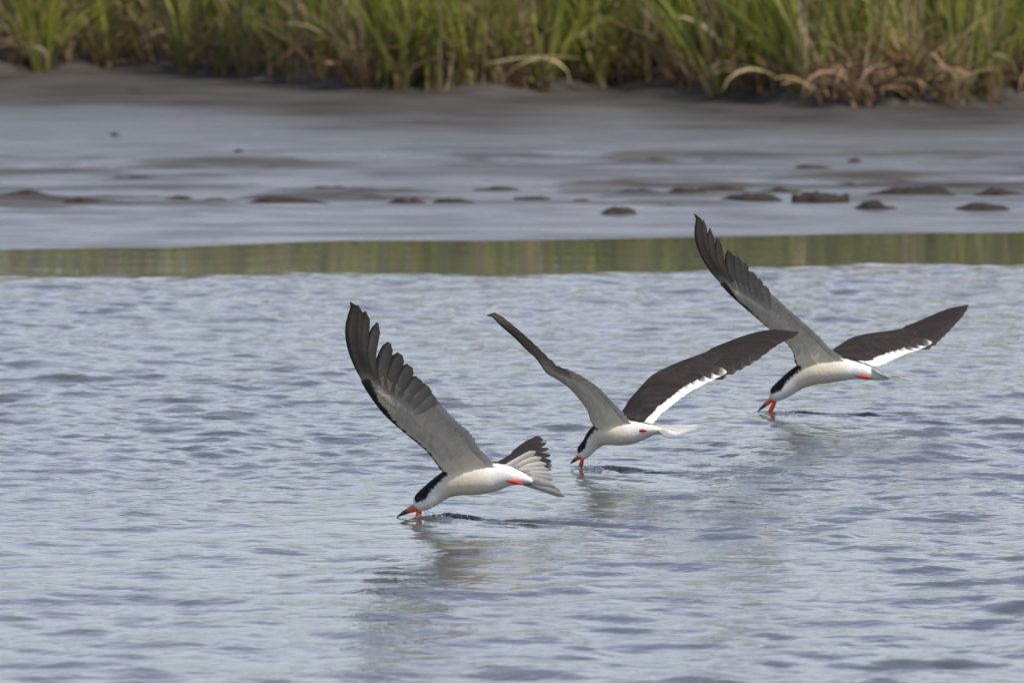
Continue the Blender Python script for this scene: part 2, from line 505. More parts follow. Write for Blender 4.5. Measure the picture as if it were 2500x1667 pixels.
def vary(c, r, amt=0.22):
    k = 1 + r.uniform(-amt, amt)
    return np.array([c[0] * k * r.uniform(0.92, 1.1), c[1] * k, c[2] * k * r.uniform(0.85, 1.15)])

def ramp_col(nv, c, base_c, r, start=0.12, end=0.35):
    t = np.repeat(np.arange(nv // 3) / (nv / 3 - 1), 3)[:, None]
    w = smooth(start * 0.3, end, t)
    return base_c * (1 - w) + c * w

class Pile:
    def __init__(s): s.v, s.f, s.c, s.n = [], [], [], 0
    def add(s, v, f, c):
        s.v.append(v); s.f.append(f + s.n); s.c.append(np.broadcast_to(c, v.shape)); s.n += len(v)
    def mesh(s, name):
        return mesh_np(name, np.concatenate(s.v), np.concatenate(s.f), np.concatenate(s.c))

def gz(x, y):
    return float(mud_height(np.array([x]), np.array([y]))[0])

def build_marsh():
    r = random.Random(4)
    G, S = Pile(), Pile()
    pool = [blade(r.uniform(0.95, 1.45) if q % 4 else r.uniform(0.4, 0.75), abs(r.gauss(0.16, 0.16)), 0, r.uniform(0.010, 0.020), r.uniform(0.1, 1.1), 6, r.uniform(-1.2, 1.2)) for q in range(160)]
    dead = [blade(r.uniform(0.18, 0.5), r.uniform(0.2, 0.9), 0, r.uniform(0.008, 0.024), r.uniform(1.0, 2.8), 7, r.uniform(-2, 2)) if q % 2 else
            blade(r.uniform(0.12, 0.55), r.uniform(0.4, 1.45), 0, r.uniform(0.005, 0.013), r.uniform(-0.2, 0.5), 4, 0.3) for q in range(120)]
    def turned(bl, az, sc_, p):
        v, f = bl
        c, s_ = math.cos(az) * sc_, math.sin(az) * sc_
        return np.stack([v[:, 0] * c - v[:, 1] * s_ + p[0], v[:, 0] * s_ + v[:, 1] * c + p[1], v[:, 2] * sc_ + p[2]], 1), f
    for row in range(12):
        n = 130
        xs = -7.5 + 15 * (np.arange(n) + np.array([r.random() for _ in range(n)])) / n
        ys = BANK(xs) + 0.04 + row * 0.26 + np.array([r.uniform(-.16, .16) for _ in range(n)])
        zs = mud_height(xs, ys) - 0.02
        drs = fbm(xs * 0.9 + 5.0, xs * 0 + 0.3, 91, 3)
        for i in range(n):
            green = r.random() < (0.56 if drs[i] < 0.5 else 0.32) + (0.12 if row > 4 else 0)
            for k in range(r.randint(7, 12)):
                v, f = turned(pool[r.randrange(160)], r.uniform(0, 6.283), r.uniform(.85, 1.1), (xs[i] + r.uniform(-.04, .04), ys[i] + r.uniform(-.04, .04), zs[i]))
                c = vary(r.choice(GREEN if r.random() < 0.75 else OLIVE) if green else r.choice(OLIVE + TAN), r)
                G.add(v, f, ramp_col(len(v), c, vary(r.choice(TAN + RUST), r), r, 0.1, r.uniform(0.1, 0.3)))
    # straw, dead leaves and litter round the foot of the grass
    n = 4800
    xs = np.array([r.uniform(-7.5, 7.5) for _ in range(n)])
    ys = BANK(xs) + np.array([abs(r.gauss(0.0, 0.55)) for _ in range(n)]) - 0.03
    zs = mud_height(xs, ys); drs = fbm(xs * 1.3, xs * 0 + 7.7, 17, 3)
    for i in range(n):
        if r.random() > 0.35 + drs[i]: continue
        q = r.randrange(120)
        v, f = turned(dead[q], r.uniform(0, 6.283), r.uniform(.8, 1.2), (xs[i], ys[i], zs[i] + (0 if q % 2 else r.uniform(0, .12))))
        S.add(v, f, vary(r.choice(RUST + TAN), r, 0.35))
    g = put("marsh_grass", G.mesh("marsh_grass"), M_GRASS)
    tag(g, "dense stand of green and straw coloured marsh grass on the bank", "grass", kind="stuff")
    s = put("dry_thatch", S.mesh("dry_thatch"), M_STRAW)
    tag(s, "tangle of brown dead leaves and straw at the grass foot", "thatch", kind="stuff")
build_marsh()

# tufts along the edge of the bank that can be told apart; each is a thing with its own leaves
LEAF_POOL = {}
def leaf_mesh(kind, k):
    key = (kind, k)
    if key in LEAF_POOL: return LEAF_POOL[key]
    r = random.Random(hash(kind) % 1000 if False else sum(map(ord, kind)) * 31 + k)
    if kind == 'green':
        v, f = blade(r.uniform(0.55, 1.1), r.uniform(0.06, 0.62), 0, r.uniform(0.018, 0.034), r.uniform(0.2, 1.2), 8, r.uniform(-0.8, 0.8))
        c = vary(r.choice(GREEN), r)
        col = ramp_col(len(v), c * 1.15, vary(r.choice(OLIVE + TAN[:1]), r), r, 0.1, 0.3)
    elif kind == 'straw':
        v, f = blade(r.uniform(0.4, 0.9), r.uniform(0.05, 0.75), 0, r.uniform(0.014, 0.026), r.uniform(0.4, 1.8), 8, r.uniform(-1.2, 1.2))
        c = vary(r.choice(TAN + OLIVE), r); col = ramp_col(len(v), c, vary(r.choice(RUST), r), r)
    else:   # rust: drooping dead sheaf
        v, f = blade(r.uniform(0.3, 0.55), r.uniform(0.1, 0.7), 0, r.uniform(0.016, 0.030), r.uniform(1.4, 3.0), 9, r.uniform(-1, 1))
        c = vary(r.choice(RUST + TAN[1:2]), r); col = np.broadcast_to(c, v.shape)
    me = mesh_np("leaf", v, f, col)
    me.materials.append(M_STRAW if kind == 'rust' else M_GRASS)
    LEAF_POOL[key] = me
    return me

TUFTS = [  # photo x, kind, number of leaves, scale, label
    (85, 'green', 22, 1.0, "broad bright green grass tuft fanning from one foot on bare mud"),
    (238, 'straw', 16, 0.9, "pale olive grass tuft with low leaves sprawling over dark mud"),
    (442, 'straw', 16, 0.85, "yellowish grass tuft rooted before dark hollows in the bank"),
    (560, 'rust', 16, 0.8, "dead brown clump between a yellowish tuft and a short green tuft"), (610, 'green', 14, 0.95, "short green tuft crowded between dead brown leaves and a splayed tuft"),
    (690, 'green', 20, 1.0, "green grass tuft with splayed leaves beside brown straw stand"),
    (795, 'straw', 18, 1.05, "straw coloured tuft standing next to the splayed green tuft"), (880, 'rust', 20, 0.9, "wide dead brown clump at the foot of tall straw stems"), (905, 'straw', 14, 1.1, "tall straw stems rising out of a wide dead brown clump"),
    (985, 'green', 20, 1.1, "bright green tuft right beside tall straw stems"), (1060, 'rust', 14, 0.8, "small dead brown clump between two green tufts"),
    (1145, 'green', 18, 1.0, "olive green tuft with a leaf arching low over a dark hollow"),
    (1255, 'straw', 16, 0.9, "straw tuft behind the pale level stalk"), (1330, 'green', 16, 1.0, "green tuft rising behind the tip of the level stalk"),
    (1455, 'green', 24, 1.1, "tall green tuft with orange foot and long arching leaves to both sides"),
    (1570, 'straw', 18, 1.0, "olive straw tuft in the pale stand beside the tall orange footed tuft"), (1660, 'straw', 16, 0.95, "olive straw tuft in the pale stand beside the tall orange footed tuft"),
    (1735, 'green', 16, 1.0, "slim green tuft beside a rounded heap of tan straw"),
    (1830, 'rust', 26, 0.85, "rounded heap of tan drooping straw hanging over the mud"),
    (1920, 'green', 16, 1.1, "tall green tuft rising behind the rounded heap of tan straw"), (1985, 'rust', 20, 0.8, "dead brown clump between the straw heap and the tall drooping sheaf"), (2060, 'rust', 22, 0.85, "dead brown clump between the straw heap and the tall drooping sheaf"),
    (2180, 'rust', 26, 1.15, "tall drooping sheaf of dead brown leaves over a black undercut"),
    (2260, 'straw', 16, 0.9, "straw tuft beside the bent tan stalk at the undercut"), (2350, 'green', 20, 1.05, "dark green tuft rising behind bent brown stalks"),
    (2450, 'rust', 18, 0.8, "dead brown clump beyond the dark green tuft at the undercut")]
TKIND = dict(green="upright green marsh grass tuft at the bank edge", straw="straw and olive coloured grass tuft at the bank edge", rust="dead reddish brown grass clump drooping at the bank edge")
for ti, (px, kind, n, scl, lab) in enumerate(TUFTS):
    r = random.Random(100 + ti)
    X = on_level(px, 205, 0.06)[0]
    Y = float(BANK(X)) + r.uniform(-0.12, 0.10)
    root = empty("grass_tuft", (X, Y, gz(X, Y) - 0.01))
    tag(root, lab or TKIND[kind], "grass tuft", "grass tufts along the bank edge")
    for k in range(int(n * 1.5)):
        kk = kind if r.random() < 0.85 else ('straw' if kind != 'straw' else 'green')
        o = put("leaf", leaf_mesh(kk, r.randint(0, 15)), None, root)
        # leaves fan mostly across the line of the bank
        az = r.choice([0, math.pi]) + r.gauss(0, 0.65)
        o.location = (r.uniform(-.035, .035), r.uniform(-.035, .035), 0)
        o.rotation_euler = (r.uniform(-0.12, 0.12), r.uniform(-0.1, 0.1), az)
        s = scl * r.uniform(0.8, 1.15)
        o.scale = (s, s, s)

# single stalks that stand out against the bank
STALKS = [((1188, 157), (1415, 143), "pale dry stalk lying level across the grass foot", 0.012, TAN[0], -0.10),
          ((335, 150), (215, 165), "short brown stalk slanting onto the mud beside a pale tuft", 0.010, TAN[1], -0.05),
          ((655, 198), (595, 206), "thin yellow stalk lying flat on the bare mud", 0.007, TAN[2], -0.12),
          ((2290, 215), (2420, 168), "bent tan stalk leaning up out of the dark undercut", 0.012, TAN[0], -0.12),
          ((2155, 235), (2150, 120), "upright tan stalk before the black undercut of the bank", 0.014, TAN[1], -0.16)]
for (a, b, lab, w, c, off) in STALKS:
    Xa = on_level(a[0], a[1], 0.06)[0]
    Yd = float(BANK(Xa)) + off
    A = at(a[0], a[1], Yd); B = at(b[0], b[1], Yd + 0.05)
    A[2] = max(A[2], gz(A[0], A[1]) - 0.005) if A[2] < 0.2 else A[2]
    L = np.linalg.norm(B - A); seg = 6
    t = (B - A) / L
    up = np.array([0, -0.6, 0.8]); sd = np.cross(t, up); sd /= np.linalg.norm(sd); nn = np.cross(sd, t)
    vs, fs = [], []
    for i in range(seg + 1):
        q = i / seg
        pc = A + t * L * q + nn * 0.06 * L * math.sin(q * math.pi)
        ww = w * (1 - 0.6 * q) / 2
        for k in range(5):
            an = 2 * math.pi * k / 5
            vs.append(pc + sd * ww * math.cos(an) + nn * ww * math.sin(an) - A)
    for i in range(seg):
        for k in range(5):
            fs.append([i * 5 + k, i * 5 + (k + 1) % 5, i * 5 + 5 + (k + 1) % 5, i * 5 + 5 + k])
    fs += [[4, 3, 2, 1, 0], [seg * 5 + k for k in range(5)]]
    o = put("dry_stalk", mesh_np("dry_stalk", np.array(vs), fs, np.broadcast_to(np.array(c), (len(vs), 3))), M_STRAW)
    o.location = A
    tag(o, lab, "stalk")

# ------------------------------------------------------------------ skimmers
BLACK = np.array([0.020, 0.017, 0.017]); WHITE = np.array([0.78, 0.76, 0.72]); CREAM = np.array([0.78, 0.69, 0.53])
UNDER = np.array([0.62, 0.555, 0.46]); DKUP = np.array([0.036, 0.030, 0.028])
ORANGE = np.array([0.78, 0.10, 0.012]); HORN = np.array([0.02, 0.018, 0.02]); RED = np.array([0.72, 0.055, 0.01])

def catmull(P, n):
    """resample a polyline as a smooth curve, n points evenly by arc length"""
    P = np.asarray(P, float)
    Q = np.vstack([2 * P[0] - P[1], P, 2 * P[-1] - P[-2]])
    outp = []
    for i in range(1, len(Q) - 2):
        p0, p1, p2, p3 = Q[i - 1], Q[i], Q[i + 1], Q[i + 2]
        for t in np.linspace(0, 1, 16, endpoint=False):
            outp.append(0.5 * ((2 * p1) + (-p0 + p2) * t + (2 * p0 - 5 * p1 + 4 * p2 - p3) * t * t + (-p0 + 3 * p1 - 3 * p2 + p3) * t ** 3))
    outp.append(Q[-2])
    outp = np.array(outp)
    d = np.concatenate([[0], np.cumsum(np.linalg.norm(np.diff(outp[:, :2], axis=0), axis=1))])
    s = np.linspace(0, d[-1], n)
    return np.stack([np.interp(s, d, outp[:, k]) for k in range(outp.shape[1])], 1)

def norm(v):
    return v / max(np.linalg.norm(v), 1e-9)

class Wing:
    """A wing surface S(u,v) from a leading and a trailing edge traced on the photo and given their own depth."""
    def __init__(s, B, LE, TE, Dtip, side, y0, kch=(1.0, 0.5), camber=0.05, dpow=1.0):
        n = 121
        le, te = catmull(LE, n), catmull(TE, n)
        u = np.linspace(0, 1, n)
        tana = math.tan(R(B['a']))
        k = kch[0] + (kch[1] - kch[0]) * u
        x0 = le[0, 0]
        Yl = B['Yaxis'](x0) + y0 + Dtip * u ** dpow
        Yt = Yl - k * tana * (te[:, 0] - le[:, 0]) / B['s']
        s.L = np.array([at(le[i, 0], le[i, 1], Yl[i]) for i in range(n)])
        s.T = np.array([at(te[i, 0], te[i, 1], Yt[i]) for i in range(n)])
        s.tepx = te
        s.n = n; s.camber = camber; s.side = side; s.ug = u
        sp = s.L[n // 2] - s.L[5]; ch = s.T[n // 3] - s.L[n // 3]
        s.sgn = 1.0 if np.cross(sp, ch)[2] > 0 else -1.0
    def _e(s, E, u):
        return np.stack([np.interp(u, s.ug, E[:, k]) for k in range(3)], -1)
    def grid(s, u, v):
        """positions and upper-surface normals for arrays u, v"""
        u = np.clip(np.asarray(u, float), 0, 1); v = np.asarray(v, float)
        vv = v[..., None]
        u0, u1 = np.clip(u - .03, 0, 1), np.clip(u + .03, 0, 1)
        p0 = s._e(s.L, u0) * (1 - vv) + s._e(s.T, u0) * vv
        p1 = s._e(s.L, u1) * (1 - vv) + s._e(s.T, u1) * vv
        uu = np.minimum(u, .93)
        ch = s._e(s.T, uu) - s._e(s.L, uu)
        N = np.cross(p1 - p0, ch); N /= np.maximum(np.linalg.norm(N, axis=-1, keepdims=True), 1e-9); N *= s.sgn
        a, b = s._e(s.L, u), s._e(s.T, u)
        c = np.linalg.norm(b - a, axis=-1, keepdims=True)
        return a + (b - a) * vv + N * s.camber * c * 4 * vv * (1 - vv), N
    def u_at_px(s, px, py):
        d = (s.tepx[:, 0] - px) ** 2 + (s.tepx[:, 1] - py) ** 2
        return float(np.argmin(d)) / (s.n - 1)

VM_U = [0, .36, .46, .55, .64]; VM_V = [.80, .72, .50, .28, .13]

def feather_raw(pts, nrms, width, cu, cl, lead=0.42, tiltn=0.0, lead_dir=None, finger=0.0, blunt=0.0):
    """a flat closed vane with a raised shaft. pts path root->tip; cu/cl: colour functions of (t, across) above and below"""
    n = len(pts)
    vs, cs = [], []
    prof = lambda t: np.interp(t, [0, .12, .35, .7, .86, .94, .98, 1.0], [.70, .85, .97, 1.0, .92 + .06 * blunt, .72 + .2 * blunt, .48 + .27 * blunt, .16 + .3 * blunt])
    for i in range(n):
        t = i / (n - 1)
        tg = norm(pts[min(i + 1, n - 1)] - pts[max(i - 1, 0)])
        N = norm(nrms[i] - tg * np.dot(nrms[i], tg))
        sd = norm(np.cross(N, tg))
        if lead_dir is not None and np.dot(sd, lead_dir) < 0: sd = -sd
        w = width * prof(t) * (1 - finger * float(smooth(.70, .95, t)))
        a = pts[i] + sd * w * lead + N * tiltn * w
        b = pts[i] - sd * w * (1 - lead) - N * tiltn * w
        th = 0.0012 * (1 - 0.6 * t)
        vs += [a, pts[i] + N * th, b, pts[i] - N * th]
        cs += [(cu(t, 1) , cl(t, 1)), (cu(t, 0), cu(t, 0)), (cu(t, -1), cl(t, -1)), (cl(t, 0), cl(t, 0))]
    faces, fc = [], []
    for i in range(n - 1):
        b = i * 4
        for (p, q, low) in ((0, 1, 0), (1, 2, 0), (2, 3, 1), (3, 0, 1)):
            faces.append([b + p, b + q, b + 4 + q, b + 4 + p])
            fc.append([cs[b + p][low], cs[b + q][low], cs[b + 4 + q][low], cs[b + 4 + p][low]])
    faces.append([0, 3, 2, 1]); fc.append([cs[k][0] for k in (0, 3, 2, 1)])
    e = (n - 1) * 4
    faces.append([e, e + 1, e + 2, e + 3]); fc.append([cs[e + k][0] for k in range(4)])
    return vs, faces, fc

def feather_mesh(vs, faces, fc, mat):
    me = bpy.data.meshes.new("feather")
    me.from_pydata([tuple(v) for v in vs], [], faces)
    ca = me.color_attributes.new("Col", 'FLOAT_COLOR', 'CORNER')
    flat = [c for f in fc for c in f]
    buf = np.ones((len(flat), 4), np.float32); buf[:, :3] = np.array(flat)
    ca.data.foreach_set("color", buf.ravel())
    me.materials.append(mat)
    return me

def feather(*a, mat=None, **k):
    return feather_mesh(*feather_raw(*a, **k), mat or M_FEATH)

def loft(centers, ra, rb, up, nseg=20, colors=None):
    """closed tube of elliptical sections; ra along 'up', rb sideways"""
    n = len(centers); vs = []; ang = []
    for i in range(n):
        tg = norm(centers[min(i + 1, n - 1)] - centers[max(i - 1, 0)])
        u = norm(up[i] - tg * np.dot(up[i], tg)); sd = np.cross(tg, u)
        for k in range(nseg):
            an = 2 * math.pi * k / nseg
            vs.append(centers[i] + u * ra[i] * math.cos(an) + sd * rb[i] * math.sin(an))
    fs = []
    for i in range(n - 1):
        for k in range(nseg):
            fs.append([i * nseg + k, i * nseg + (k + 1) % nseg, (i + 1) * nseg + (k + 1) % nseg, (i + 1) * nseg + k])
    fs.append([k for k in range(nseg)][::-1]); fs.append([(n - 1) * nseg + k for k in range(nseg)])
    return np.array(vs), fs

def bird_body(B):
    """torso, neck, head and the fleshy, covert-clad part of both wings as one continuous surface"""
    s = B['s']; verts, faces = [], []; src, scol = [], []
    # --- trunk
    sp = np.array(B['spine'], float)
    cur = catmull(sp, 60)
    C = np.array([at(x, y, B['Yaxis'](x)) for x, y, r_ in cur])
    ra = cur[:, 2] / s
    ra = np.maximum(ra, 0.003)
    tt = np.linspace(0, 1, len(C))
    rb = ra * np.interp(tt, [0, .12, .3, .5, .75, 1], [.75, .80, .92, 1.02, 1.05, 1.5])
    a = R(B['a']); ro = R(B['roll'])
    away = np.array([math.sin(a), math.cos(a), 0])              # towards the far wing
    upv = norm(np.array([0, 0, 1]) * math.cos(ro) + away * math.sin(ro))
    B['up'] = upv; B['away'] = away; B['C'] = C
    ups = np.repeat(upv[None], len(C), 0)
    v, f = loft(C, ra, rb, ups, 28)
    verts.append(v); faces += f
    # colours: black cap, nape and back; white forehead, cheek and underparts
    hi = 56
    an = np.arange(hi) * 360.0 / hi
    dd = np.minimum(an, 360 - an)
    cp_ = B['cap']
    for i in range(len(C)):
        t = tt[i]
        tg = norm(C[min(i + 1, len(C) - 1)] - C[max(i - 1, 0)])
        u = norm(upv - tg * np.dot(upv, tg)); sd = np.cross(tg, u)
        lim = np.interp(t, [0, cp_, cp_ + .02, .09, .15, .21, .27, .33, .40, .5, .85, 1], [-9, -9, 104, 116, 118, 108, 99, 92, 78, 52, 38, 15])
        jag = 14 * (vnoise(np.full(hi, t * 110), an * 0.45, 2) - 0.5)
        P = C[i] + u * ra[i] * np.cos(np.radians(an))[:, None] + sd * rb[i] * np.sin(np.radians(an))[:, None]
        w = smooth(lim - 4, lim + 4, dd + jag)[:, None]
        q = float(smooth(0.55, 0.8, t))
        lower = CREAM * (1 - q) + WHITE * q
        q2 = float(smooth(0.16, 0.34, t)); lower = WHITE * .97 * (1 - q2) + lower * q2
        src.append(P); scol.append(BLACK * (1 - w) + lower * w)
    # --- wings
    for W in (B['near'], B['far']):
        nu, nv = 54, 16
        ue = W.uend
        us = np.linspace(0, ue, nu)[:, None] * np.ones((1, nv)); q = np.ones((nu, 1)) * np.linspace(0, 1, nv)[None]
        vm = np.interp(us, VM_U, VM_V)
        P, N = W.grid(us, vm * q)
        tmax = np.interp(us, [0, .08, .2, .45, .64], [.030, .022, .015, .011, .007])
        prof = np.where(q < .5, 0.45 + 1.2 * np.sqrt(q) * (1 - q), 1.049 - 0.80 * ((q - .5) / .5))
        th = np.maximum(tmax * prof * 0.5, 0.0027)[..., None]
        base = sum(len(x) for x in verts)
        verts.append(np.concatenate([(P + N * th).reshape(-1, 3), (P - N * th).reshape(-1, 3)]))
        n1 = nu * nv
        I = lambda i, j: base + i * nv + j
        J = lambda i, j: base + n1 + i * nv + j
        for i in range(nu - 1):
            for j in range(nv - 1):
                faces.append([I(i, j), I(i + 1, j), I(i + 1, j + 1), I(i, j + 1)])
                faces.append([J(i, j), J(i, j + 1), J(i + 1, j + 1), J(i + 1, j)])
            faces.append([I(i, 0), J(i, 0), J(i + 1, 0), I(i + 1, 0)])
            faces.append([I(i, nv - 1), I(i + 1, nv - 1), J(i + 1, nv - 1), J(i, nv - 1)])
        for j in range(nv - 1):
            faces.append([I(0, j), I(0, j + 1), J(0, j + 1), J(0, j)])
            faces.append([I(nu - 1, j), J(nu - 1, j), J(nu - 1, j + 1), I(nu - 1, j + 1)])
        # colour source points, denser than the mesh
        nu, nv = 150, 44
        u = np.linspace(0, ue, nu)[:, None] * np.ones((1, nv)); q = np.ones((nu, 1)) * np.linspace(0, 1, nv)[None]
        v_ = np.interp(u, VM_U, VM_V) * q
        P, N = W.grid(u, v_)
        # upper side: blackish brown with paler covert edges
        cu = DKUP * (0.75 + 0.6 * vnoise(u * 60, v_ * 18, 6))[..., None]
        # under side: silvery grey, thin black line along the leading edge, cream towards the body
        jag = 0.06 * (vnoise(u * 90, v_ * 3, 4) - 0.5)
        lim = np.interp(u, [0, .05, .14, .34, .42, .50, .64], [.13, .06, .035, .05, .11, .13, .2]) + jag
        str_ = vnoise(u * 150 - v_ * 25, v_ * 5, 9) * smooth(.15, .5, v_) + .5 * (1 - smooth(.15, .5, v_))
        cl = UNDER * (0.86 + 0.28 * str_ + .10 * (vnoise(u * 22, v_ * 9, 19) - .5))[..., None]
        cl = cl * ((1 - 0.30 * smooth(.25, .5, u)) * (1 - .55 * smooth(.46, .60, u)))[..., None]
        crm = (1 - smooth(0.02, 0.26, u))[..., None]
        cl = cl * (1 - crm) + CREAM * crm
        k = smooth(lim - .02, lim + .02, v_)[..., None]
        cl = BLACK * 1.4 * (1 - k) + cl * k
        src += [(P + N * 0.006).reshape(-1, 3), (P - N * 0.006).reshape(-1, 3)]
        scol += [cu.reshape(-1, 3), cl.reshape(-1, 3)]
    src = np.concatenate(src); scol = np.concatenate(scol)
    V = np.concatenate(verts)
    me0 = bpy.data.meshes.new("tmp"); me0.from_pydata([tuple(x) for x in V.tolist()], [], faces)
    bm = bmesh.new(); bm.from_mesh(me0); bmesh.ops.recalc_face_normals(bm, faces=bm.faces); bm.to_mesh(me0); bm.free()
    tmp = bpy.data.objects.new("tmp", me0); COL.objects.link(tmp)
    md = tmp.modifiers.new("r", 'REMESH'); md.mode = 'VOXEL'; md.voxel_size = 0.0026; md.use_smooth_shade = True
    m2 = tmp.modifiers.new("s", 'SMOOTH'); m2.factor = 0.5; m2.iterations = 7
    dg = bpy.context.evaluated_depsgraph_get(); dg.update()
    me = bpy.data.meshes.new_from_object(tmp.evaluated_get(dg))
    bpy.data.objects.remove(tmp, do_unlink=True); bpy.data.meshes.remove(me0)
    kd = kdtree.KDTree(len(src))
    for i, p in enumerate(src): kd.insert(p, i)
    kd.balance()
    n = len(me.vertices)
    co = np.empty(n * 3, np.float32); me.vertices.foreach_get("co", co); co = co.reshape(-1, 3)
    buf = np.ones((n, 4), np.float32)
    idx = [kd.find(p)[1] for p in co]
    buf[:, :3] = scol[idx]
    ca = me.color_attributes.new("Col", 'FLOAT_COLOR', 'POINT'); ca.data.foreach_set("color", buf.ravel())
    me.name = "body"; me.materials.clear(); me.materials.append(M_PLUM)
    me.polygons.foreach_set("use_smooth", np.ones(len(me.polygons), bool))
    return me

def mixc_(a, b, w): return a * (1 - w) + b * w

def wing_feathers(B, W, root, seed):
    r = random.Random(seed)
    ld = norm(W.L[60] - W.T[60])
    # secondaries: dark with broad white ends above, silvery below
    NS = 24
    for k in range(NS):
        f = k / (NS - 1)
        ur = 0.03 + 0.42 * f; ut = min(0.02 + W.sec_out * f, 0.62)
        t = np.linspace(0, 1, 8)
        P, N = W.grid(ur + (ut - ur) * t, 0.40 + 0.60 * t * (1 + r.uniform(-.02, .015)))
        pts = P + N * (0.0008 * (k % 2) - 0.0006)
        wd = 0.026 + 0.005 * r.random()
        whl = W.white[0] * (1 - f ** 1.7) + 0.10 * f ** 1.7                   # fraction of the feather that is white
        j = r.uniform(-.03, .03)
        cu = lambda t, x, whl=whl, j=j: mixc_(DKUP, WHITE, float(smooth(1 - whl - .10 + j + (.03 if x == 0 else 0), 1 - whl + .08 + j, t)))
        b0 = r.uniform(.92, 1.06)
        cl = lambda t, x, b0=b0: mixc_(UNDER * (1.1 if x != 0 else .95), WHITE, float(smooth(.70, .97, t)) * .95) * b0 * (0.92 if x == 1 else 1.0)
        put("secondary_feather", feather(pts, N, wd, cu, cl, 0.4, 0.03, mat=M_PALE, lead_dir=ld), None, root)
    # primaries: ten long dark fingers stacked from the wrist outwards
    NP = 10
    for k in range(NP):
        f = k / (NP - 1)
        ur = 0.40 + 0.18 * f; vr = 0.40 * (1 - f) + 0.07 * f
        if W.tips is not None:
            ut = W.tips[k]
        else:
            ut = W.sec_out + 0.02 + (1.0 - W.sec_out - 0.02) * (f ** 0.9)
        t = np.linspace(0, 1, 12)
        v = vr + (1 - vr) * t ** (1.15 + 1.2 * f + 5.0 * f ** 4)
        P, N = W.grid(ur + (ut - ur) * t, v)
        pts = P + N * (0.0006 * (k - 5))
        wd = (0.037 - 0.008 * f) * W.pw
        dk = 1 - 0.5 * f ** 1.5
        b0 = r.uniform(.9, 1.1)
        wt = 1 if f < 0.4 else 0
        cu = lambda t, x, b0=b0, wt=wt: mixc_(DKUP * b0 * (1.0 if x == -1 else (.6 if x == 1 else .85)), WHITE * .8, float(smooth(.95, 1.0, t)) * wt * .15)
        pc = mixc_(UNDER * 0.62, np.array([0.115, 0.092, 0.075]), f ** 0.9)
        cl = lambda t, x, pc=pc, b0=b0, f=f: mixc_(UNDER * .78, pc * b0 * (0.25 if x == 1 else (0.85 if x == -1 else 1.35)) * (1 - .30 * t), float(smooth(.08 - .1 * f, .34 - .1 * f, t)))
        put("primary_feather", feather(pts, N, wd, cu, cl, 0.36, 0.09, lead_dir=ld, finger=0.18 * float(smooth(.45, .8, f)), blunt=1 - float(smooth(.3, .7, f))), None, root)

def wing_coverts(B, W, root, seed):
    """overlapping rows of small covert feathers lying on both faces of the wing, too many to tell apart singly"""
    r = random.Random(seed)
    ld = norm(W.L[60] - W.T[60])
    for side, nm in ((-1, "underwing_coverts"), (1, "upperwing_coverts")):
        VS, FS, FC = [], [], []
        for row, (v0, v1, st) in enumerate(((.46, .80, .022), (.30, .58, .020), (.17, .40, .018), (.13, .30, .016))):
            u = 0.10 if side < 0 else 0.06
            while u < 0.56 - 0.02 * row:
                sc_ = np.interp(u, VM_U, VM_V) / .72
                t = np.linspace(0, 1, 5)
                vv = (v0 + (v1 + r.uniform(-.03, .03) - v0) * t) * min(sc_ + .12, 1)
                uu = u + 0.035 * t * (1 + u) + r.uniform(-.003, .003)
                P, N = W.grid(uu, vv)
                q = vv / np.maximum(np.interp(uu, VM_U, VM_V), .05)
                tm = np.interp(uu, [0, .08, .2, .45, .64], [.030, .022, .015, .011, .007])
                pr = np.where(q < .5, 0.45 + 1.2 * np.sqrt(np.clip(q, 0, 1)) * (1 - np.clip(q, 0, 1)), 1.049 - 0.8 * (np.clip(q, 0, 1.2) - .5) / .5)
                th = np.maximum(tm * pr * .5, .0027) - .0006 + .0009 * t
                pts = P + N * (side * th)[:, None]
                b0 = r.uniform(.92, 1.07)
                if side < 0:
                    dk = (1 - 0.30 * float(smooth(.25, .5, u))) * (1 - .5 * float(smooth(.46, .60, u)))
                    crm = 1 - float(smooth(0.02, 0.26, u))
                    c = mixc_(UNDER * 1.14, CREAM, crm) * dk * b0
                    if row == 3: c = c * r.uniform(.8, 1.0)
                else:
                    c = DKUP * b0 * r.uniform(.8, 1.25)
                f1 = lambda t, x, c=c: c * ((.80 if x == 0 else 1.0) * (1 + .16 * t) * (.82 if x == 1 else 1))
                v_, f_, c_ = feather_raw(pts, N, (.021 - .002 * row) * r.uniform(.85, 1.1), f1, f1, 0.45, 0.04 * side, lead_dir=ld)
                o = len(VS)
                VS += v_; FS += [[k + o for k in ff] for ff in f_]; FC += c_
                u += st * 0.85
        o = put(nm, feather_mesh(VS, FS, FC, M_PLUM), None, root)
        o["kind"] = "stuff"

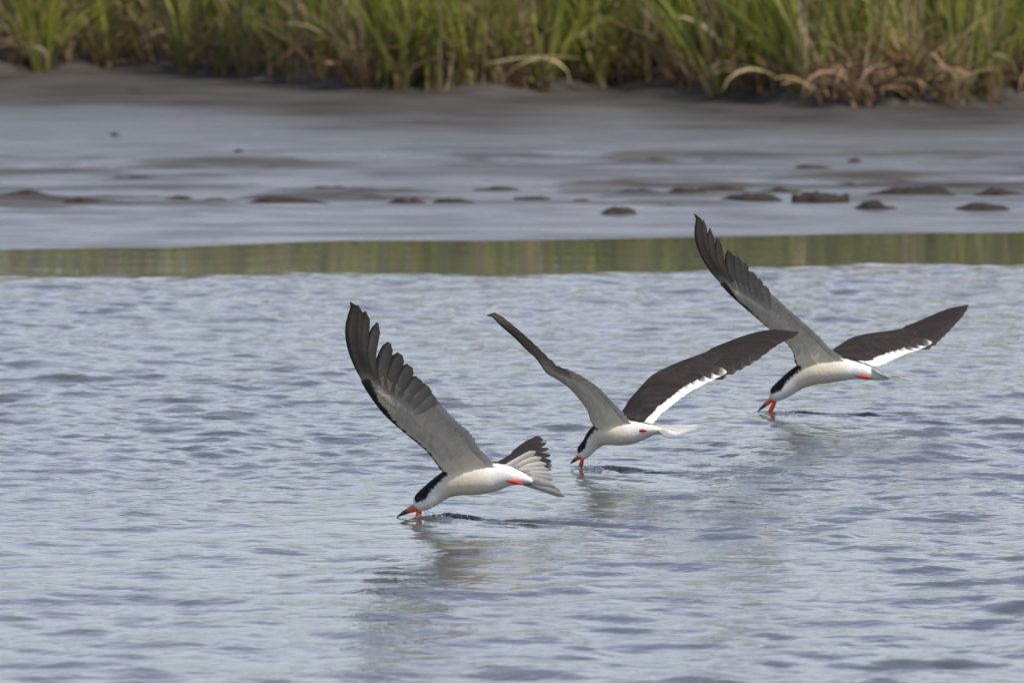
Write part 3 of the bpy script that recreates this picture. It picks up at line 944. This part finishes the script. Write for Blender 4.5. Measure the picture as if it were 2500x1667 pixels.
def tail_feathers(B, root):
    T = B['tail']
    n = len(T['tips'])
    rts, tps = np.array(T['roots'], float), np.array(T['tips'], float)
    for k in range(n):
        f = k / (n - 1)
        ra_ = rts[0] * (1 - f) + rts[1] * f
        A = at(ra_[0], ra_[1], B['Yaxis'](ra_[0]) + T['rd'][0] * (1 - f) + T['rd'][1] * f)
        E = at(tps[k][0], tps[k][1], B['Yaxis'](ra_[0]) - T['back'] + T['td'][0] * (1 - f) + T['td'][1] * f)
        d = E - A
        plane = norm(np.cross(d, at(tps[-1][0], tps[-1][1], B['p'][1] + T['td'][1]) - at(tps[0][0], tps[0][1], B['p'][1] + T['td'][0])))
        if plane[1] < 0: plane = -plane                     # the underside is turned to the camera side
        pts = [A + d * (i / 7) + plane * 0.003 * math.sin(math.pi * i / 7) + plane * 0.0006 * (k % 3 - 1) for i in range(8)]
        nr = [plane] * 8
        edge = abs(f - 0.5) * 2
        up_c = WHITE * .9 if (edge > 0.72 or T.get('pale')) else mixc_(DKUP * 1.6, WHITE, .12)
        lo_b = np.array(T['under'])
        b0 = 0.9 + 0.2 * ((k * 7) % 5) / 5
        cu = lambda t, x, c=up_c: c * (0.75 if x == 0 else 1.0)
        cl = lambda t, x, c=lo_b, b0=b0: c * b0 * (0.5 if x == 0 else (0.6 if x == 1 else 1.12))
        put("tail_feather", feather(pts, nr, T['w'], cu, cl, 0.45, 0.06, mat=M_PALE), None, root)

def small_loft(name, cpts, ra, rb, upv, cols, mat, root, nseg=12):
    v, f = loft(np.array(cpts), ra, rb, np.repeat(np.array(upv)[None], len(cpts), 0), nseg)
    c = np.repeat(np.array(cols), nseg, 0)
    return put(name, mesh_np(name, v, f, c), mat, root)

def build_bird(B, label, seed):
    s = B['s']; tana = math.tan(R(B['a']))
    px0 = B['contact'][0]; Y0 = B['p'][1]
    B['Yaxis'] = lambda x: Y0 - (x - px0) / s * tana
    for key in ('near', 'far'):
        d = B[key + '_d']
        W = Wing(B, d['LE'], d['TE'], d['D'], -1 if key == 'near' else 1, d.get('y0', -0.02 if key == 'near' else 0.02), d.get('k', (1.0, 0.5)), d.get('camber', 0.05), d.get('dpow', 1.0))
        W.uend = d.get('uend', 0.62); W.white = d.get('white', (.55, .15)); W.sec_out = d.get('sec_out', 0.52); W.pw = d.get('pw', 1.0)
        W.tips = None
        if 'tips' in d:
            W.tips = [W.u_at_px(*q) for q in d['tips']]
        B[key] = W
    root = empty("skimmer", tuple(B['p']))
    tag(root, label, "bird", "skimmers flying low over the water")
    me = bird_body(B)
    bpy.context.view_layer.update()
    body = put("body", me, None, root)
    wing_feathers(B, B['near'], root, seed); wing_feathers(B, B['far'], root, seed + 50)
    wing_coverts(B, B['near'], root, seed + 9); wing_coverts(B, B['far'], root, seed + 59)
    tail_feathers(B, root)
    Ya = B['Yaxis']
    # upper bill: deep at the base, knife thin, black from halfway
    (bx, by), (tx, ty), hb = B['bill']
    n = 12; cp = []; ra = []; rb = []; cc = []
    for i in range(n):
        t = i / (n - 1)
        x = bx + (tx - bx) * t; y = by + (ty - by) * t - 1.5 * math.sin(t * math.pi) * (s / 960)
        cp.append(at(x, y, Ya(x)))
        ra.append(hb / s * (1 - t) ** 0.75 + 0.0010); rb.append(0.0075 * (1 - t) ** 0.8 + 0.0008)
        w = float(smooth(0.38, 0.52, t)); cc.append(mixc_(ORANGE, HORN, w))
    bl = small_loft("upper_bill", cp, ra, rb, B['up'], cc, M_HORN, root)
    # lower bill: runs down into the water and on below it
    (jx, jy), (wx, wy), hw = B['jaw']
    cp, ra, rb, cc = [], [], [], []
    for i in range(n):
        t = i / (n - 1)
        x = jx + (wx - jx) * t * 1.9; y = jy + (wy - jy) * t * 1.9
        cp.append(at(x, y, Ya(x) - 0.002 + 0.012 * t))
        hh = np.interp(t, [0, .12, .3, .52, 1], [.45, .75, 1.0, .92, .25])
        ra.append(hw / s * hh); rb.append(0.0055 * (1 - .6 * t)); cc.append(mixc_(ORANGE, HORN, float(smooth(.75, .9, t))))
    fwd = B['h']
    small_loft("lower_bill", cp, ra, rb, fwd, cc, M_HORN, root)
    # eyes, set in the black cap
    (ex, ey) = B['eye']
    for sg in (-1, 1):
        c = at(ex, ey, Ya(ex)) + B['away'] * sg * B['eye_off']
        bm = bmesh.new(); bmesh.ops.create_uvsphere(bm, u_segments=12, v_segments=8, radius=0.0042)
        m = bpy.data.meshes.new("eye"); bm.to_mesh(m); bm.free()
        ca = m.color_attributes.new("Col", 'FLOAT_COLOR', 'POINT')
        ca.data.foreach_set("color", np.tile(np.array([.012, .008, .006, 1], np.float32), len(m.vertices)))
        m.polygons.foreach_set("use_smooth", np.ones(len(m.polygons), bool))
        o = put("eye", m, M_HORN, root); o.location = c
    # feet folded back under the tail
    (fx0, fy0), (fx1, fy1) = B['foot']
    for sg in (-1, 1):
        cp, ra, rb, cc = [], [], [], []
        for i in range(9):
            t = i / 8
            x = fx0 + (fx1 - fx0) * t; y = fy0 + (fy1 - fy0) * t
            off = B['away'] * (B['foot_off'] * sg + (0 if sg < 0 else 0.0))
            p = at(x, y, Ya(x)) + off
            if sg > 0: p = p + np.array([0, 0, 0.004])
            cp.append(p)
            ra.append(np.interp(t, [0, .3, .6, .85, 1], [.0022, .0036, .0050, .0040, .0012]))
            rb.append(np.interp(t, [0, .3, .6, .85, 1], [.003, .004, .006, .0075, .002])); cc.append(RED * (1 - .25 * t))
        small_loft("foot", cp, ra, rb, B['up'], cc, M_SKIN, root, 10)
    # everything was laid out in world space: hand it to the bird's own frame
    off = Vector(B['p'])
    for o in root.children:
        if o.name.startswith("eye"):
            o.location = o.location - off
        else:
            co = np.empty(len(o.data.vertices) * 3, np.float32); o.data.vertices.foreach_get("co", co)
            co = co.reshape(-1, 3) - np.array(B['p'], np.float32)
            o.data.vertices.foreach_set("co", co.ravel()); o.data.update()
    return root

b1, b2, b3 = BIRDS
b1.update(roll=20, cap=0.028, eye=(1033, 1215), eye_off=0.0205, foot=((1238, 1168), (1286, 1180)), foot_off=0.0215,
    bill=((1019, 1237), (969, 1261), 10.5), jaw=((1025, 1241), (1020, 1265), 8.0),
    spine=[(1015, 1236, 10), (1019, 1232, 19), (1030, 1224, 26), (1052, 1209, 30), (1084, 1186, 32), (1118, 1172, 38), (1160, 1167, 41), (1200, 1163, 38), (1240, 1160, 27), (1275, 1167, 15), (1300, 1174, 5)],
    near_d=dict(D=-0.30,
        LE=[(1098, 1166), (1073, 1140), (1042, 1101), (979, 1049), (935, 1009), (901, 964), (875, 920), (857, 875), (846, 831), (844, 794), (849, 757), (855, 739)],
        TE=[(1212, 1152), (1206, 1129), (1175, 1097), (1153, 1060), (1116, 1027), (1079, 986), (1057, 960), (1046, 942), (1020, 920), (998, 890), (975, 862), (949, 835), (922, 789), (891, 760), (871, 745), (855, 739)],
        tips=[(1058, 962), (1042, 940), (1020, 920), (997, 892), (974, 861), (950, 833), (922, 789), (891, 760), (871, 745), (855, 739)], pw=1.12),
    far_d=dict(D=0.46, k=(1.0, 0.3), white=(.5, .15), camber=0.03, y0=0.03,
        LE=[(1150, 1152), (1190, 1138), (1216, 1127), (1262, 1098), (1290, 1080), (1311, 1066)],
        TE=[(1246, 1156), (1282, 1150), (1318, 1150), (1342, 1146), (1347, 1136), (1345, 1122), (1342, 1106), (1335, 1084), (1321, 1070), (1311, 1066)],
        tips=[(1325, 1150), (1336, 1148), (1345, 1143), (1347, 1134), (1346, 1124), (1343, 1110), (1339, 1094), (1333, 1082), (1321, 1070), (1311, 1066)], sec_out=0.45, pw=0.9),
    tail=dict(roots=[(1232, 1143), (1270, 1176)], rd=[-0.02, 0.015], back=0.03,
        tips=[(1308, 1102), (1322, 1117), (1334, 1132), (1341, 1146), (1346, 1158), (1350, 1170), (1349, 1181), (1356, 1188), (1368, 1198), (1379, 1211)],
        td=[0.015, -0.015], w=0.018, pale=True, under=(0.56, 0.53, 0.49)))
b2.update(roll=16, cap=0.03, eye=(1429, 1099), eye_off=0.0165, foot=((1555, 1050), (1590, 1050)), foot_off=0.0195,
    bill=((1417, 1113), (1392, 1132), 7.0), jaw=((1423, 1118), (1416, 1144), 6.0),
    spine=[(1415, 1114, 7), (1417, 1110, 14), (1423, 1104, 20), (1438, 1088, 22), (1457, 1066, 27), (1485, 1053, 33), (1520, 1053, 34), (1555, 1052, 27), (1585, 1049, 16), (1608, 1049, 9), (1622, 1051, 3)],
    near_d=dict(D=-0.31,
        LE=[(1466, 1056), (1444, 1028), (1435, 1002), (1419, 979), (1392, 949), (1366, 929), (1336, 909), (1309, 876), (1286, 853), (1256, 820), (1223, 790), (1204, 776), (1190, 771)],
        TE=[(1545, 1040), (1528, 1015), (1508, 992), (1485, 969), (1462, 946), (1432, 926), (1405, 912), (1379, 902), (1362, 898), (1342, 882), (1319, 862), (1293, 838), (1263, 811), (1236, 787), (1213, 768), (1201, 766), (1190, 771)], pw=0.75),
    far_d=dict(D=0.16, white=(.62, .36), y0=0.02, k=(0.8, 0.35),
        LE=[(1492, 1036), (1521, 1003), (1538, 975), (1575, 932), (1598, 912), (1644, 889), (1697, 869), (1760, 846), (1827, 823), (1883, 811), (1949, 811)],
        TE=[(1588, 1046), (1594, 1034), (1620, 1005), (1652, 980), (1685, 956), (1718, 937), (1761, 915), (1794, 898), (1831, 880), (1861, 863), (1888, 847), (1917, 830), (1937, 820), (1949, 811)]),
    tail=dict(roots=[(1600, 1040), (1614, 1050)], rd=[0.012, -0.012], back=0.0, pale=True,
        tips=[(1712, 1039), (1708, 1042), (1700, 1047), (1693, 1050), (1685, 1053), (1677, 1056), (1668, 1059), (1660, 1061), (1651, 1063)],
        td=[-0.01, -0.10], w=0.021, under=(0.80, 0.78, 0.74)))
b3.update(roll=20, cap=0.03, eye=(1901, 954), eye_off=0.018, foot=((2091, 915), (2135, 922)), foot_off=0.019,
    bill=((1888, 972), (1848, 1006), 8.0), jaw=((1894, 977), (1879, 1007), 6.2),
    spine=[(1884, 974, 8), (1887, 969, 15), (1895, 961, 21), (1917, 946, 26), (1950, 922, 29), (1985, 907, 33), (2020, 902, 33), (2060, 900, 29), (2095, 904, 22), (2130, 912, 16), (2155, 921, 8), (2170, 924, 3)],
    near_d=dict(D=-0.24,
        LE=[(1963, 908), (1942, 884), (1937, 861), (1921, 838), (1882, 806), (1836, 767), (1794, 731), (1765, 702), (1735, 666), (1716, 634), (1700, 595), (1693, 562), (1695, 523)],
        TE=[(2064, 890), (2054, 871), (2028, 852), (2005, 825), (1973, 796), (1940, 767), (1908, 738), (1885, 718), (1862, 695), (1846, 676), (1830, 660), (1810, 637), (1778, 611), (1752, 583), (1734, 559), (1715, 536), (1702, 526), (1695, 523)],
        tips=[(1862, 695), (1848, 678), (1832, 662), (1811, 638), (1794, 623), (1777, 610), (1752, 583), (1734, 559), (1715, 536), (1695, 523)], pw=0.95),
    far_d=dict(D=0.20, white=(.58, .34), y0=0.02, k=(0.8, 0.35), sec_out=0.58,
        LE=[(2000, 884), (2036, 852), (2057, 838), (2080, 824), (2122, 814), (2184, 806), (2240, 791), (2298, 767), (2337, 752), (2362, 745)],
        TE=[(2095, 896), (2118, 890), (2138, 893), (2168, 884), (2207, 865), (2240, 852), (2275, 835), (2298, 814), (2324, 793), (2341, 780), (2353, 767), (2362, 745)]),
    tail=dict(roots=[(2130, 900), (2164, 921)], rd=[-0.015, 0.015], back=0.04,
        tips=[(2168, 920), (2176, 923), (2186, 926), (2194, 928), (2202, 929), (2212, 929), (2222, 929), (2231, 928)],
        td=[-0.05, 0.06], w=0.016, under=(0.5, 0.47, 0.42)))
build_bird(b1, "skimmer with its far wing almost hidden behind a wide spread grey tail", 1)
build_bird(b2, "skimmer between the two others, its slender near wing seen edge on", 2)
build_bird(b3, "skimmer whose raised near wing tip stands against the wet mudflat", 3)

# ------------------------------------------------------------------ spray thrown up behind the bills
def build_spray():
    r = random.Random(9)
    V, F = [], []
    bm = bmesh.new(); bmesh.ops.create_icosphere(bm, subdivisions=1, radius=1.0)
    ico = np.array([v.co[:] for v in bm.verts]); icf = np.array([[v.index for v in f.verts] for f in bm.faces]); bm.free()
    n = 0
    for bi, (b, cnt) in enumerate(zip(BIRDS, (240, 110, 90))):
        for i in range(cnt):
            al = abs(r.gauss(0.03, 0.055)) + 0.008
            hgt = max(0.001, abs(r.gauss(0, 0.010)) * math.exp(-((al - 0.07) / 0.09) ** 2) * 1.6)
            p = b['p'] - b['h'] * al + np.array([b['h'][1], -b['h'][0], 0]) * r.gauss(0, 0.010 + al * 0.12) + np.array([0, 0, hgt + 0.002])
            rad = r.uniform(0.0005, 0.0017)
            V.append(ico * rad * np.array([1, 1, r.uniform(.8, 1.2)]) + p); F.append(icf + n); n += len(ico)
    me = mesh_np("spray_droplets", np.concatenate(V), np.concatenate(F))
    m, nn, l, p, o = mat_new("water_drop")
    p.inputs['Base Color'].default_value = (0.9, 0.93, 0.95, 1); p.inputs['Roughness'].default_value = 0.05
    p.inputs['IOR'].default_value = 1.33; p.inputs['Transmission Weight'].default_value = 0.7
    ob = put("spray_droplets", me, m)
    tag(ob, "fine spray of droplets thrown up behind the skimming bills", "spray", kind="stuff")
build_spray()
